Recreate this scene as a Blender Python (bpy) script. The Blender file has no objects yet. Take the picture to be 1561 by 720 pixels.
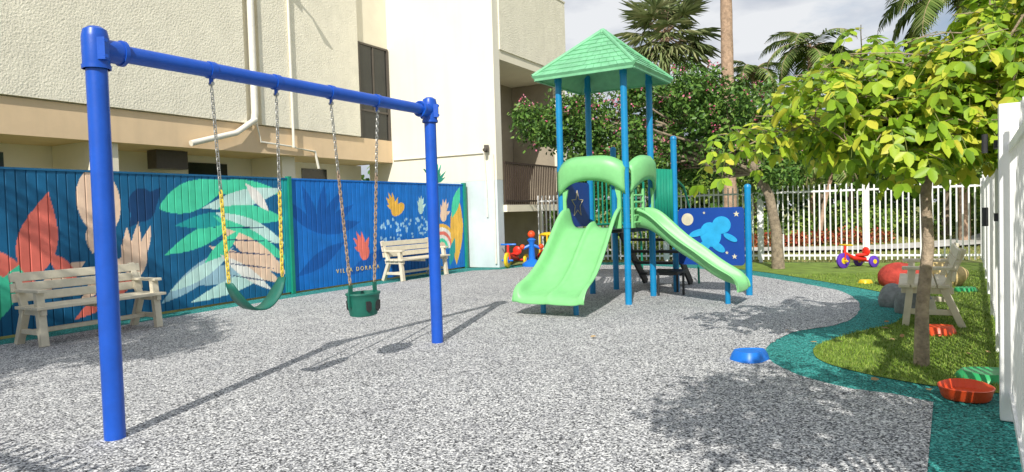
import bpy, bmesh, math, random
import numpy as np
from mathutils import Vector, Matrix
random.seed(7); rng=np.random.default_rng(11)
scene=bpy.context.scene
scene.view_settings.view_transform='Standard'; scene.view_settings.look='None'
scene.view_settings.exposure=0; scene.view_settings.gamma=1
V=Vector

# ---------------------------------------------------------------- helpers
def nodes_of(m):
    m.use_nodes=True; return m.node_tree.nodes, m.node_tree.links
def mat(name,col,rough=.6,var=.12,scale=6.,bump=0.,bscale=40.,spec=.4,dirt=0.,metal=0.,coord='Object',streak=0.):
    m=bpy.data.materials.new(name); n,l=nodes_of(m); b=n['Principled BSDF']
    b.inputs['Roughness'].default_value=rough; b.inputs['Specular IOR Level'].default_value=spec
    b.inputs['Metallic'].default_value=metal
    tc=n.new('ShaderNodeTexCoord')
    ns=n.new('ShaderNodeTexNoise'); ns.inputs['Scale'].default_value=scale; ns.inputs['Detail'].default_value=6; ns.inputs['Roughness'].default_value=.65
    l.new(tc.outputs[coord],ns.inputs['Vector'])
    r=n.new('ShaderNodeValToRGB'); e=r.color_ramp.elements
    e[0].position=.3; e[1].position=.7
    c=np.array(col[:3]); lo=np.clip(c*(1-var*1.5),0,1); hi=np.clip(c*(1+var),0,1)
    e[0].color=(*lo,1); e[1].color=(*hi,1)
    l.new(ns.outputs['Fac'],r.inputs['Fac']); out=r.outputs['Color']
    def over(out,vec_scale,amount,p0,p1):
        mp=n.new('ShaderNodeMapping'); mp.inputs['Scale'].default_value=vec_scale; l.new(tc.outputs[coord],mp.inputs['Vector'])
        n2=n.new('ShaderNodeTexNoise'); n2.inputs['Scale'].default_value=1; n2.inputs['Detail'].default_value=8
        l.new(mp.outputs[0],n2.inputs['Vector'])
        r2=n.new('ShaderNodeValToRGB'); r2.color_ramp.elements[0].position=p0; r2.color_ramp.elements[1].position=p1
        r2.color_ramp.elements[0].color=(0,0,0,1); r2.color_ramp.elements[1].color=(amount,amount,amount,1)
        l.new(n2.outputs['Fac'],r2.inputs['Fac'])
        mx=n.new('ShaderNodeMix'); mx.data_type='RGBA'; l.new(r2.outputs['Color'],mx.inputs[0]); l.new(out,mx.inputs[6])
        mx.inputs[7].default_value=(*(c*.45+np.array([.03,.028,.02])),1); return mx.outputs[2]
    if dirt>0: out=over(out,(scale*.35,)*3,dirt,.5,.72)
    if streak>0: out=over(out,(5,5,.35),streak,.48,.75)
    l.new(out,b.inputs['Base Color'])
    if bump>0:
        n3=n.new('ShaderNodeTexNoise'); n3.inputs['Scale'].default_value=bscale; n3.inputs['Detail'].default_value=4
        l.new(tc.outputs[coord],n3.inputs['Vector'])
        bp=n.new('ShaderNodeBump'); bp.inputs['Strength'].default_value=bump; bp.inputs['Distance'].default_value=.02
        l.new(n3.outputs['Fac'],bp.inputs['Height']); l.new(bp.outputs['Normal'],b.inputs['Normal'])
    return m
def leafmat(name,cols,trans=.3,rough=.5):
    m=bpy.data.materials.new(name); n,l=nodes_of(m); b=n['Principled BSDF']; o=n['Material Output']
    g=n.new('ShaderNodeNewGeometry'); r=n.new('ShaderNodeValToRGB'); cr=r.color_ramp
    cr.elements[0].color=(*cols[0],1); cr.elements[1].color=(*cols[-1],1)
    for i,c in enumerate(cols[1:-1]):
        e=cr.elements.new((i+1)/(len(cols)-1)); e.color=(*c,1)
    l.new(g.outputs['Random Per Island'],r.inputs['Fac'])
    l.new(r.outputs['Color'],b.inputs['Base Color']); b.inputs['Roughness'].default_value=rough
    b.inputs['Specular IOR Level'].default_value=.3
    if trans>0:
        t=n.new('ShaderNodeBsdfTranslucent'); l.new(r.outputs['Color'],t.inputs['Color'])
        mx=n.new('ShaderNodeMixShader'); mx.inputs[0].default_value=trans
        l.new(b.outputs[0],mx.inputs[1]); l.new(t.outputs[0],mx.inputs[2]); l.new(mx.outputs[0],o.inputs['Surface'])
    return m
def group(name,loc=(0,0,0),rz=0):
    e=bpy.data.objects.new(name,None); e.location=loc; e.rotation_euler=(0,0,rz); e.empty_display_size=.2
    scene.collection.objects.link(e)
    return e
def gmat(e): return Matrix.Translation(e.location)@Matrix.Rotation(e.rotation_euler[2],4,'Z')
def link(ob,parent=None,local=False):
    scene.collection.objects.link(ob)
    if parent is not None:
        ob.parent=parent
        if not local: ob.matrix_parent_inverse=gmat(parent).inverted()
    return ob
class MB:
    def __init__(s): s.v=[]; s.f=[]; s.mi=[]; s.cur=0
    def add(s,vs,fs):
        o=len(s.v); s.v+= [tuple(x) for x in vs]; s.f+=[tuple(i+o for i in f) for f in fs]; s.mi+=[s.cur]*len(fs)
    def box(s,c,d,R=None):
        hx,hy,hz=d[0]/2,d[1]/2,d[2]/2
        p=[V((x,y,z)) for x in(-hx,hx) for y in(-hy,hy) for z in(-hz,hz)]
        if R is not None: p=[R@q for q in p]
        c=V(c); s.add([q+c for q in p],[(0,1,3,2),(4,6,7,5),(0,4,5,1),(2,3,7,6),(0,2,6,4),(1,5,7,3)])
    def boxrz(s,c,d,rz): s.box(c,d,Matrix.Rotation(rz,3,'Z'))
    def beam(s,p0,p1,w,h,up=(0,0,1)):
        p0=V(p0);p1=V(p1); x=(p1-p0); L=x.length; x.normalize(); y=V(up).cross(x)
        if y.length<1e-4: y=V((0,1,0)).cross(x)
        y.normalize(); z=x.cross(y); R=Matrix((x,y,z)).transposed(); s.box((p0+p1)/2,(L,w,h),R)
    def frame(s,o,ax,nx,t0,t1,n0,n1,z0,z1):
        o=V((o[0],o[1],0)); ax=V((ax[0],ax[1],0)); nx=V((nx[0],nx[1],0))
        P=[o+ax*t+nx*n+V((0,0,z)) for t in(t0,t1) for n in(n0,n1) for z in(z0,z1)]
        s.add(P,[(0,1,3,2),(4,6,7,5),(0,4,5,1),(2,3,7,6),(0,2,6,4),(1,5,7,3)])
    def tube(s,pts,rad,n=8,closed=False,caps=True):
        pts=[V(p) for p in pts]; k=len(pts)
        if not hasattr(rad,'__len__'): rad=[rad]*k
        vs=[];fs=[]; prev=None
        for i,p in enumerate(pts):
            if closed: t=(pts[(i+1)%k]-pts[i-1])
            else: t=pts[min(i+1,k-1)]-pts[max(i-1,0)]
            t.normalize()
            if prev is None:
                a=V((0,0,1)) if abs(t.z)<.9 else V((1,0,0))
                x=t.cross(a).normalized()
            else:
                x=(prev-t*prev.dot(t)).normalized()
            prev=x; y=t.cross(x)
            for j in range(n):
                an=2*math.pi*j/n; vs.append(p+(x*math.cos(an)+y*math.sin(an))*rad[i])
        m=k if closed else k-1
        for i in range(m):
            for j in range(n):
                a=i*n+j;b=i*n+(j+1)%n;c=((i+1)%k)*n+(j+1)%n;d=((i+1)%k)*n+j
                fs.append((a,b,c,d))
        if not closed and caps:
            fs.append(tuple(range(n-1,-1,-1))); fs.append(tuple((k-1)*n+j for j in range(n)))
        s.add(vs,fs)
    def cyl(s,p0,p1,r0,r1=None,n=16): s.tube([p0,p1],[r0,r0 if r1 is None else r1],n)
    def lathe(s,c,prof,n=20,sx=1,sy=1,lob=0,lobn=3,rz=0):
        vs=[];fs=[];c=V(c)
        for r,z in prof:
            for j in range(n):
                a=2*math.pi*j/n; rr=r*(1+lob*math.cos(lobn*a))
                x=rr*math.cos(a)*sx;y=rr*math.sin(a)*sy
                vs.append(c+V((x*math.cos(rz)-y*math.sin(rz),x*math.sin(rz)+y*math.cos(rz),z)))
        for i in range(len(prof)-1):
            for j in range(n):
                fs.append((i*n+j,i*n+(j+1)%n,(i+1)*n+(j+1)%n,(i+1)*n+j))
        fs.append(tuple(range(n-1,-1,-1))); fs.append(tuple((len(prof)-1)*n+j for j in range(n)))
        s.add(vs,fs)
    def ell(s,c,r,n=14,R=None):
        vs=[];fs=[];c=V(c); m=n//2
        for i in range(m+1):
            th=math.pi*i/m
            for j in range(n):
                a=2*math.pi*j/n; q=V((r[0]*math.sin(th)*math.cos(a),r[1]*math.sin(th)*math.sin(a),-r[2]*math.cos(th)))
                if R is not None: q=R@q
                vs.append(c+q)
        for i in range(m):
            for j in range(n): fs.append((i*n+j,i*n+(j+1)%n,(i+1)*n+(j+1)%n,(i+1)*n+j))
        s.add(vs,fs)
    def prism(s,poly,o,ax,up,nx,th):
        o=V(o);ax=V(ax);up=V(up);nx=V(nx); k=len(poly)
        vs=[o+ax*a+up*b for a,b in poly]+[o+ax*a+up*b+nx*th for a,b in poly]
        fs=[tuple(range(k)),tuple(range(2*k-1,k-1,-1))]+[(i,i+k,(i+1)%k+k,(i+1)%k) for i in range(k)]
        s.add(vs,fs)
    def build(s,name,mats,parent=None,smooth=False,bevel=0,local=False,recalc=True):
        me=bpy.data.meshes.new(name); me.from_pydata(s.v,[],s.f)
        if not isinstance(mats,(list,tuple)): mats=[mats]
        for m in mats: me.materials.append(m)
        me.polygons.foreach_set('material_index',s.mi)
        if recalc:
            bm=bmesh.new(); bm.from_mesh(me); bmesh.ops.recalc_face_normals(bm,faces=bm.faces); bm.to_mesh(me); bm.free()
        if smooth:
            me.polygons.foreach_set('use_smooth',[True]*len(me.polygons))
            try: me.set_sharp_from_angle(angle=math.radians(40))
            except Exception: pass
        me.update(); ob=bpy.data.objects.new(name,me)
        if bevel>0:
            b=ob.modifiers.new('bev','BEVEL'); b.width=bevel; b.segments=2; b.limit_method='ANGLE'; b.angle_limit=math.radians(50)
        return link(ob,parent,local)
def catmull(P,k=6):
    P=[V((p[0],p[1])) for p in P]; out=[]
    for i in range(len(P)-1):
        p0=P[max(i-1,0)];p1=P[i];p2=P[i+1];p3=P[min(i+2,len(P)-1)]
        for j in range(k):
            t=j/k
            out.append(.5*((2*p1)+(p2-p0)*t+(2*p0-5*p1+4*p2-p3)*t*t+(3*p1-p0-3*p2+p3)*t**3))
    out.append(P[-1]); return [(p.x,p.y) for p in out]
def sheet(name,poly,z,m):
    me=bpy.data.meshes.new(name); me.from_pydata([(x,y,z) for x,y in poly],[],[tuple(range(len(poly)))])
    me.materials.append(m); bm=bmesh.new(); bm.from_mesh(me)
    for f in bm.faces:
        f.normal_update()
        if f.normal.z<0: f.normal_flip()
    bmesh.ops.triangulate(bm,faces=bm.faces); bm.to_mesh(me); bm.free()
    return link(bpy.data.objects.new(name,me))
def inpoly(x,y,poly):
    ins=np.zeros(x.shape,bool); n=len(poly)
    for i in range(n):
        x1,y1=poly[i];x2,y2=poly[(i+1)%n]
        c=((y1>y)!=(y2>y))&(x<(x2-x1)*(y-y1)/((y2-y1)+1e-12)+x1); ins^=c
    return ins
LEAF=(np.array([[0,0,0],[.3,.28,.05],[.7,.24,.03],[1,0,-.06],[.7,-.24,.03],[.3,-.28,.05]]),[(0,1,2,3),(0,3,4,5)])
BLADE=(np.array([[0,.08,0],[0,-.08,0],[.6,-.06,0],[1,0,-.12],[.6,.06,0]]),[(0,1,2,3,4)])
def norm(a): return a/(np.linalg.norm(a,axis=1,keepdims=True)+1e-9)
def scatter(name,pos,d,nr,size,m,tmpl=LEAF,parent=None,wid=1.0):
    pos=np.asarray(pos,float); d=norm(np.asarray(d,float)); y=norm(np.cross(nr,d)); z=np.cross(d,y)
    T,F=tmpl; size=np.broadcast_to(size,(len(pos),))
    vv=pos[:,None,:]+size[:,None,None]*(T[None,:,0:1]*d[:,None,:]+wid*T[None,:,1:2]*y[:,None,:]+T[None,:,2:3]*z[:,None,:])
    k=len(T); N=len(pos); verts=vv.reshape(-1,3)
    me=bpy.data.meshes.new(name); me.vertices.add(len(verts)); me.vertices.foreach_set('co',verts.ravel())
    fl=[np.array(f) for f in F]
    base=np.arange(N)[:,None]*k
    L=np.concatenate([base+f[None,:] for f in fl],axis=1).ravel()
    per=[len(f) for f in F]; tot=np.tile(per,N); starts=np.concatenate([[0],np.cumsum(tot)[:-1]])
    me.loops.add(len(L)); me.loops.foreach_set('vertex_index',L.astype(np.int32))
    me.polygons.add(len(tot)); me.polygons.foreach_set('loop_start',starts.astype(np.int32)); me.polygons.foreach_set('loop_total',tot.astype(np.int32))
    me.materials.append(m); me.update(calc_edges=True); me.validate()
    return link(bpy.data.objects.new(name,me),parent)
def clumps(cs,n,jit=.35):
    P=[];N=[]
    for c,r in cs:
        r=np.array(r if hasattr(r,'__len__') else (r,r,r),float)
        u=norm(rng.normal(size=(n,3))); rad=rng.uniform(.35,1.05,(n,1))**.6
        P.append(np.array(c)+u*rad*r*(1+rng.normal(0,.08,(n,1)))); N.append(u)
    P=np.concatenate(P);N=np.concatenate(N)
    nr=norm(N*.7+np.array([0,0,.5])+rng.normal(0,.6,N.shape))
    d=norm(N*.4+rng.normal(0,1,N.shape)+np.array([0,0,-.35]))
    d=norm(d-nr*np.sum(d*nr,axis=1,keepdims=True)*.8)
    return P,d,nr

# ---------------------------------------------------------------- world / light / camera
EL=math.radians(38); tosun=V((-.196*math.cos(EL),-.98*math.cos(EL),math.sin(EL))).normalized()
w=bpy.data.worlds.new('World'); scene.world=w; w.use_nodes=True; n=w.node_tree.nodes; l=w.node_tree.links
bg=n['Background']; sky=n.new('ShaderNodeTexSky'); sky.sky_type='NISHITA'; sky.sun_disc=False
sky.sun_elevation=EL; sky.sun_rotation=math.radians(191); sky.air_density=1.0; sky.dust_density=1.0
tc=n.new('ShaderNodeTexCoord'); mp=n.new('ShaderNodeMapping'); mp.inputs['Scale'].default_value=(1,1,2.6)
l.new(tc.outputs['Generated'],mp.inputs['Vector'])
ns=n.new('ShaderNodeTexNoise'); ns.inputs['Scale'].default_value=2.4; ns.inputs['Detail'].default_value=9; ns.inputs['Roughness'].default_value=.58
l.new(mp.outputs[0],ns.inputs['Vector'])
r=n.new('ShaderNodeValToRGB'); r.color_ramp.elements[0].position=.30; r.color_ramp.elements[1].position=.50
l.new(ns.outputs['Fac'],r.inputs['Fac'])
ns2=n.new('ShaderNodeTexNoise'); ns2.inputs['Scale'].default_value=5; ns2.inputs['Detail'].default_value=7; l.new(mp.outputs[0],ns2.inputs['Vector'])
r2=n.new('ShaderNodeValToRGB'); r2.color_ramp.elements[0].position=.40; r2.color_ramp.elements[1].position=.60
r2.color_ramp.elements[0].color=(4.8,5.3,6.3,1); r2.color_ramp.elements[1].color=(8.6,8.8,9.1,1)
l.new(ns2.outputs['Fac'],r2.inputs['Fac'])
mx=n.new('ShaderNodeMix'); mx.data_type='RGBA'; l.new(r.outputs['Color'],mx.inputs[0]); l.new(sky.outputs[0],mx.inputs[6]); l.new(r2.outputs['Color'],mx.inputs[7])
l.new(mx.outputs[2],bg.inputs['Color']); bg.inputs['Strength'].default_value=.098
sd=bpy.data.lights.new('sun','SUN'); sd.energy=5.0; sd.angle=math.radians(.5); sd.color=(1,.955,.87)
so=bpy.data.objects.new('sun',sd); so.rotation_euler=(-tosun).to_track_quat('-Z','Y').to_euler(); so.location=(-5,-20,20); scene.collection.objects.link(so)
cd=bpy.data.cameras.new('camera'); cam=bpy.data.objects.new('camera',cd); scene.collection.objects.link(cam); scene.camera=cam
cd.sensor_width=36; cd.lens=36*1050/1561; cd.clip_end=1000; cd.clip_start=.05
th=math.radians(1.96); ro=.03
right0=V((1,0,0)); up0=V((0,math.sin(th),math.cos(th))); fw=V((0,math.cos(th),-math.sin(th)))
rt=right0*math.cos(ro)-up0*math.sin(ro); up=up0*math.cos(ro)+right0*math.sin(ro)
M=Matrix((rt,up,-fw)).transposed().to_4x4(); M.translation=V((0,0,1.4)); cam.matrix_world=M

# ---------------------------------------------------------------- materials
def rubber(name,cols,big):
    m=bpy.data.materials.new(name); n,l=nodes_of(m); b=n['Principled BSDF']; b.inputs['Roughness'].default_value=.85
    b.inputs['Specular IOR Level'].default_value=.25
    tc=n.new('ShaderNodeTexCoord')
    v=n.new('ShaderNodeTexVoronoi'); v.inputs['Scale'].default_value=95; l.new(tc.outputs['Object'],v.inputs['Vector'])
    sp=n.new('ShaderNodeSeparateColor'); l.new(v.outputs['Color'],sp.inputs[0])
    r=n.new('ShaderNodeValToRGB'); r.color_ramp.interpolation='CONSTANT'; e=r.color_ramp.elements
    e[0].position=0; e[0].color=(*cols[0],1); e[1].position=.26; e[1].color=(*cols[1],1)
    x=e.new(.54); x.color=(*cols[2],1); x=e.new(.80); x.color=(*cols[3],1)
    l.new(sp.outputs[0],r.inputs['Fac'])
    def mulnoise(src,scale,lo,hi,p0=.3,p1=.7,det=8):
        n2=n.new('ShaderNodeTexNoise'); n2.inputs['Scale'].default_value=scale; n2.inputs['Detail'].default_value=det; n2.inputs['Roughness'].default_value=.7
        l.new(tc.outputs['Object'],n2.inputs['Vector'])
        r2=n.new('ShaderNodeValToRGB'); r2.color_ramp.elements[0].position=p0; r2.color_ramp.elements[1].position=p1
        r2.color_ramp.elements[0].color=(lo,lo,lo,1); r2.color_ramp.elements[1].color=(hi,hi,hi*.985,1)
        l.new(n2.outputs['Fac'],r2.inputs['Fac'])
        mx=n.new('ShaderNodeMix'); mx.data_type='RGBA'; mx.blend_type='MULTIPLY'; mx.inputs[0].default_value=1
        l.new(src,mx.inputs[6]); l.new(r2.outputs['Color'],mx.inputs[7]); return mx.outputs[2]
    o=mulnoise(r.outputs['Color'],.7,big,1.06); o=mulnoise(o,34,.74,1.2,det=5); o=mulnoise(o,2.6,.9,1.03,.35,.5)
    l.new(o,b.inputs['Base Color'])
    bp=n.new('ShaderNodeBump'); bp.inputs['Strength'].default_value=.4; bp.inputs['Distance'].default_value=.005
    l.new(v.outputs['Distance'],bp.inputs['Height']); l.new(bp.outputs['Normal'],b.inputs['Normal'])
    return m
m_gray=rubber('gray_rubber',[(.07,.072,.08),(.27,.275,.30),(.50,.505,.53),(.80,.80,.82)],.86)
m_teal=rubber('teal_rubber',[(.01,.07,.07),(.02,.20,.19),(.035,.30,.28),(.09,.42,.40)],.82)
m_turf=mat('turf',(.18,.27,.04),.9,.3,3,.5,200,dirt=.3)
m_lawn=mat('lawn',(.24,.26,.08),.95,.4,.8,.5,60,dirt=.4)
m_swing=mat('blue_powdercoat',(.007,.085,.50),.36,.10,5,.05,25,.5,dirt=.16)
m_post=mat('play_post_blue',(.003,.23,.50),.38,.08,5,.03,25,.5,dirt=.14)
m_green=mat('green_plastic',(.21,.56,.22),.42,.07,4,.04,20,.45,dirt=.14)
m_roof=mat('roof_green_plastic',(.19,.50,.28),.5,.12,6,.1,60,.35,dirt=.22)
m_dgreen=mat('dark_green_plastic',(.01,.25,.16),.45,.1,6)
m_black=mat('black_steel',(.03,.03,.032),.6,.2,20)
m_chain=mat('galvanised_chain',(.42,.42,.40),.4,.2,30,metal=.7)
m_ychain=mat('yellow_chain_coating',(.72,.55,.08),.5,.15,20)
m_ochain=mat('rust_chain',(.34,.25,.18),.6,.3,30)
m_belt=mat('green_rubber_seat',(.012,.13,.095),.5,.1,8)
m_bench=mat('bench_plastic',(.68,.62,.48),.65,.08,8,.1,50,dirt=.18)
m_white=mat('white_fence_paint',(.84,.84,.83),.45,.04,5,dirt=.12)
m_stucco=mat('stucco',(.88,.83,.68),.95,.05,3,.75,28,dirt=.08,streak=.10)
m_cream=mat('cream_paint',(.86,.80,.64),.85,.05,1.2,.1,60,dirt=.12)
m_wing=mat('white_cream_paint',(.82,.78,.66),.85,.03,.8,.08,60,dirt=.05,streak=.10)
m_pale=mat('pale_blue_paint',(.60,.68,.70),.8,.08,1.5,.1,50,dirt=.25,streak=.2)
m_tan=mat('tan_band_paint',(.80,.60,.38),.8,.06,1.2,.05,60,dirt=.08,streak=.12)
m_recess=mat('interior_wall_tan',(.36,.31,.24),.9,.12,1.5)  # darker tan for the walls inside the balcony recess
m_glass=mat('dark_window_glass',(.03,.033,.03),.1,.2,1,spec=.5)
m_alu=mat('bronze_frame',(.10,.085,.07),.5,.1,10)
m_rail=mat('brown_railing',(.06,.04,.032),.5,.2,10)
m_pvc=mat('painted_pipe',(.80,.77,.68),.5,.06,10,dirt=.1)
m_bark=mat('bark',(.30,.24,.17),.95,.35,14,.8,40)
m_palmtrunk=mat('palm_trunk',(.42,.29,.20),.95,.3,8,.8,25)
m_red=mat('red_plastic',(.72,.035,.02),.35,.05,6)
m_orange=mat('red_orange_plastic',(.78,.085,.02),.4,.06,6,dirt=.12)
m_yel=mat('yellow_plastic',(.80,.55,.02),.4,.05,6)
m_bluep=mat('blue_plastic',(.01,.17,.66),.4,.06,6,dirt=.12)
m_greenp=mat('bright_green_plastic',(.03,.36,.12),.4,.05,6,dirt=.12)
m_purple=mat('purple_plastic',(.12,.04,.45),.4,.05,6)
m_conc=mat('concrete_path',(.55,.53,.48),.9,.12,3,.2,60,dirt=.3)

# ---------------------------------------------------------------- ground
sheet('lawn',[(-250,-150),(250,-150),(250,500),(-250,500)],-.02,m_lawn)
FA=V((-6.48,8.63)); FB=V((-4.15,12.95)); FC=V((-1.23,17.9))
SF0=V((1.25,1.5)); SF1=V((10.3,15.0)); BF1=V((.75,19.15))
edge=[(1.2,2.1),(2.10,3.50),(2.89,4.73),(2.73,4.97),(2.50,5.18),(2.32,5.59),(2.29,6.14),(2.39,6.57),(2.66,7.03),(3.10,7.54),(3.59,7.80),(4.09,8.29),(4.70,9.33),(5.13,10.59),(5.15,11.53),(4.81,13.7),(4.3,15.4),(3.2,16.9),(1.7,17.7),(.6,18.0)]
edge=edge[:3]+catmull(edge[3:],6)
edge=[(x+random.gauss(0,.006),y+random.gauss(0,.006)) for x,y in edge]
gray=edge+[(-.3,17.0),(-1.0,16.9),(-3.72,12.7),(-6.05,8.4),(-10.2,.9),(-9,-4),(-2.5,-4),(0.6,1.1)]
sheet('gray_rubber_ground',gray,0,m_gray)
teal=[(.5,.9),(1.35,1.6),(10.3,15.0),(.8,19.1),(-.5,17.9),(-1.2,17.9),(-4.15,12.95),(-6.48,8.63),(-11,.2),(-10,-4.5),(-2,-4.5)]
sheet('teal_rubber_border',teal,-.005,m_teal)
te=catmull([(3.50,4.86),(3.20,5.10),(3.07,5.22),(2.85,5.57),(2.72,6.0),(2.79,6.41),(3.02,6.80),(3.61,7.33),(4.38,7.89),(4.92,8.67),(5.60,10.07),(5.63,11.4),(5.30,13.97),(4.8,15.8),(4.4,17.4)],6)
turf=te+[(10.25,14.95)]
sheet('artificial_turf',turf,.002,m_turf)
m_blade=leafmat('turf_blades',[(.09,.17,.015),(.16,.27,.03),(.25,.37,.05),(.33,.38,.10)],0,.6)
N=120000; x=rng.uniform(2.6,9,N); y=rng.uniform(4.8,13.5,N); k=inpoly(x,y,turf)&(rng.uniform(0,1,N)<np.clip(7/y,0,1)**1.5); x=x[k];y=y[k]; N=len(x)
d=np.stack([rng.normal(0,.45,N),rng.normal(0,.45,N),np.ones(N)],1)
scatter('turf_pile',np.stack([x,y,np.zeros(N)],1),d,rng.normal(size=(N,3)),rng.uniform(.018,.04,N),m_blade,BLADE,bpy.data.objects['artificial_turf'],wid=1.3)
N=40000; x=rng.uniform(2,26,N); y=rng.uniform(15.5,33,N); d=np.stack([rng.normal(0,.5,N),rng.normal(0,.5,N),np.ones(N)],1)
k=((x-BF1.x)*(SF1.y-BF1.y)-(y-BF1.y)*(SF1.x-BF1.x)<0); x,y,d=x[k],y[k],d[k]; N=len(x)
m_lb=leafmat('lawn_blades',[(.10,.17,.02),(.20,.24,.05),(.32,.29,.10),(.40,.32,.16)],0,.7)
scatter('grass_tufts',np.stack([x,y,np.full(N,-.02)],1),d,rng.normal(size=(N,3)),rng.uniform(.04,.08,N),m_lb,BLADE,bpy.data.objects['lawn'],wid=2)
pc=catmull([(3,22.5),(7,21.2),(10.5,20.3),(14,21.5),(18,25),(24,33)],8)
L=[];R_=[]
for i,p in enumerate(pc):
    a=V(pc[max(i-1,0)]);b=V(pc[min(i+1,len(pc)-1)]);t=(b-a).normalized();nn=V((-t.y,t.x))
    L.append(tuple(V(p)+nn*.95));R_.append(tuple(V(p)-nn*.95))
sheet('garden_path',L+R_[::-1],.06,m_conc)

# ---------------------------------------------------------------- mural fence
pm=bpy.data.materials.new('painted_mural'); n,l=nodes_of(pm); b=n['Principled BSDF']; b.inputs['Roughness'].default_value=.55; b.inputs['Specular IOR Level'].default_value=.3
at=n.new('ShaderNodeAttribute'); at.attribute_name='Paint'; tc=n.new('ShaderNodeTexCoord')
ns=n.new('ShaderNodeTexNoise'); ns.inputs['Scale'].default_value=4; ns.inputs['Detail'].default_value=8; l.new(tc.outputs['Object'],ns.inputs['Vector'])
r=n.new('ShaderNodeValToRGB'); r.color_ramp.elements[0].position=.3; r.color_ramp.elements[1].position=.7
r.color_ramp.elements[0].color=(.85,.85,.85,1); r.color_ramp.elements[1].color=(1.1,1.1,1.1,1); l.new(ns.outputs['Fac'],r.inputs['Fac'])
mx=n.new('ShaderNodeMix'); mx.data_type='RGBA'; mx.blend_type='MULTIPLY'; mx.inputs[0].default_value=1
l.new(at.outputs['Color'],mx.inputs[6]); l.new(r.outputs['Color'],mx.inputs[7]); l.new(mx.outputs[2],b.inputs['Base Color'])
CORAL=(.88,.20,.15);PEACH=(.92,.66,.48);MINT=(.08,.70,.42);PALE=(.58,.84,.78);NAVY=(.008,.05,.15);GOLD=(.90,.52,.08);GREY=(.34,.54,.64);TEAL=(.02,.38,.38);WHT=(.90,.88,.82)
def mk(S,Z,col):
    def leaf(s0,z0,s1,z1,w,c,p=1.0):
        dx,dz=s1-s0,z1-z0; L=math.hypot(dx,dz); t=((S-s0)*dx+(Z-z0)*dz)/L/L; q=np.abs((S-s0)*dz-(Z-z0)*dx)/L
        m=(t>0)&(t<1)&(q<w*np.sin(np.pi*np.clip(t,0,1)**p)); col[m]=c
    def ell(s,z,a,bb,c,rot=0):
        x=(S-s)*math.cos(rot)+(Z-z)*math.sin(rot); y=-(S-s)*math.sin(rot)+(Z-z)*math.cos(rot)
        col[(x/a)**2+(y/bb)**2<1]=c
    def ring(s,z,r0,r1,c):
        d=np.hypot(S-s,Z-z); col[(d>r0)&(d<r1)&(Z>z)]=c
    def hand(s,z,k,c,rot=0):
        ell(s,z,.10*k,.12*k,c)
        for a,L in((-.7,.16),(-.3,.24),(0.02,.27),(.33,.24),(.95,.17)):
            a+=rot; leaf(s+math.sin(a)*.03*k,z+math.cos(a)*.03*k,s+math.sin(a)*(L+.06)*k,z+math.cos(a)*(L+.06)*k,.038*k,c,.8)
    return leaf,ell,ring,hand
def fence_seg(P0,P1,s0,L,H,base,paint,name,parent):
    ax=(P1-P0).normalized(); nx=V((ax.y,-ax.x)); st=.0125
    ns_=int((L-s0)/st)+1; nz=124; s=s0+np.arange(ns_)*st; z=np.linspace(.03,H,nz)
    S,Z=np.meshgrid(s,z,indexing='ij'); col=np.empty(S.shape+(3,)); col[:]=base
    plank=np.floor(np.arange(ns_)/10); rv=np.random.default_rng(3).uniform(.9,1.08,int(plank.max())+1)
    paint(S,Z,col); col*=rv[plank.astype(int)][:,None,None]
    g=(np.arange(ns_)%10==0); off=np.where(g,-.012,0.)+np.random.default_rng(5).uniform(-.0015,.0015,int(plank.max())+1)[plank.astype(int)]
    col[g]*=.6
    X=P0.x+ax.x*S+nx.x*off[:,None]; Y=P0.y+ax.y*S+nx.y*off[:,None]
    co=np.stack([X,Y,Z],-1).reshape(-1,3)
    i=np.arange(ns_-1)[:,None]*nz+np.arange(nz-1)[None,:]; i=i.ravel()
    F=np.stack([i,i+nz,i+nz+1,i+1],1)
    me=bpy.data.meshes.new(name); me.from_pydata(co.tolist(),[],F.tolist()); me.materials.append(pm)
    a=me.attributes.new('Paint','FLOAT_COLOR','POINT'); c4=np.concatenate([np.clip(col,0,1),np.ones(S.shape+(1,))],-1).ravel(); a.data.foreach_set('color',c4)
    me.update(); link(bpy.data.objects.new(name,me),parent)
    mb=MB(); mb.frame(P0,ax,nx,s0,L,-.06,-.02,.03,H-.003); 
    mb.frame(P0,ax,nx,s0,L,-.075,.012,H+.001,H+.03)
    mb.build(name+'_backing',mat(name+'_blue',base,.6,.1,4),parent)
    return ax,nx
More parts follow.
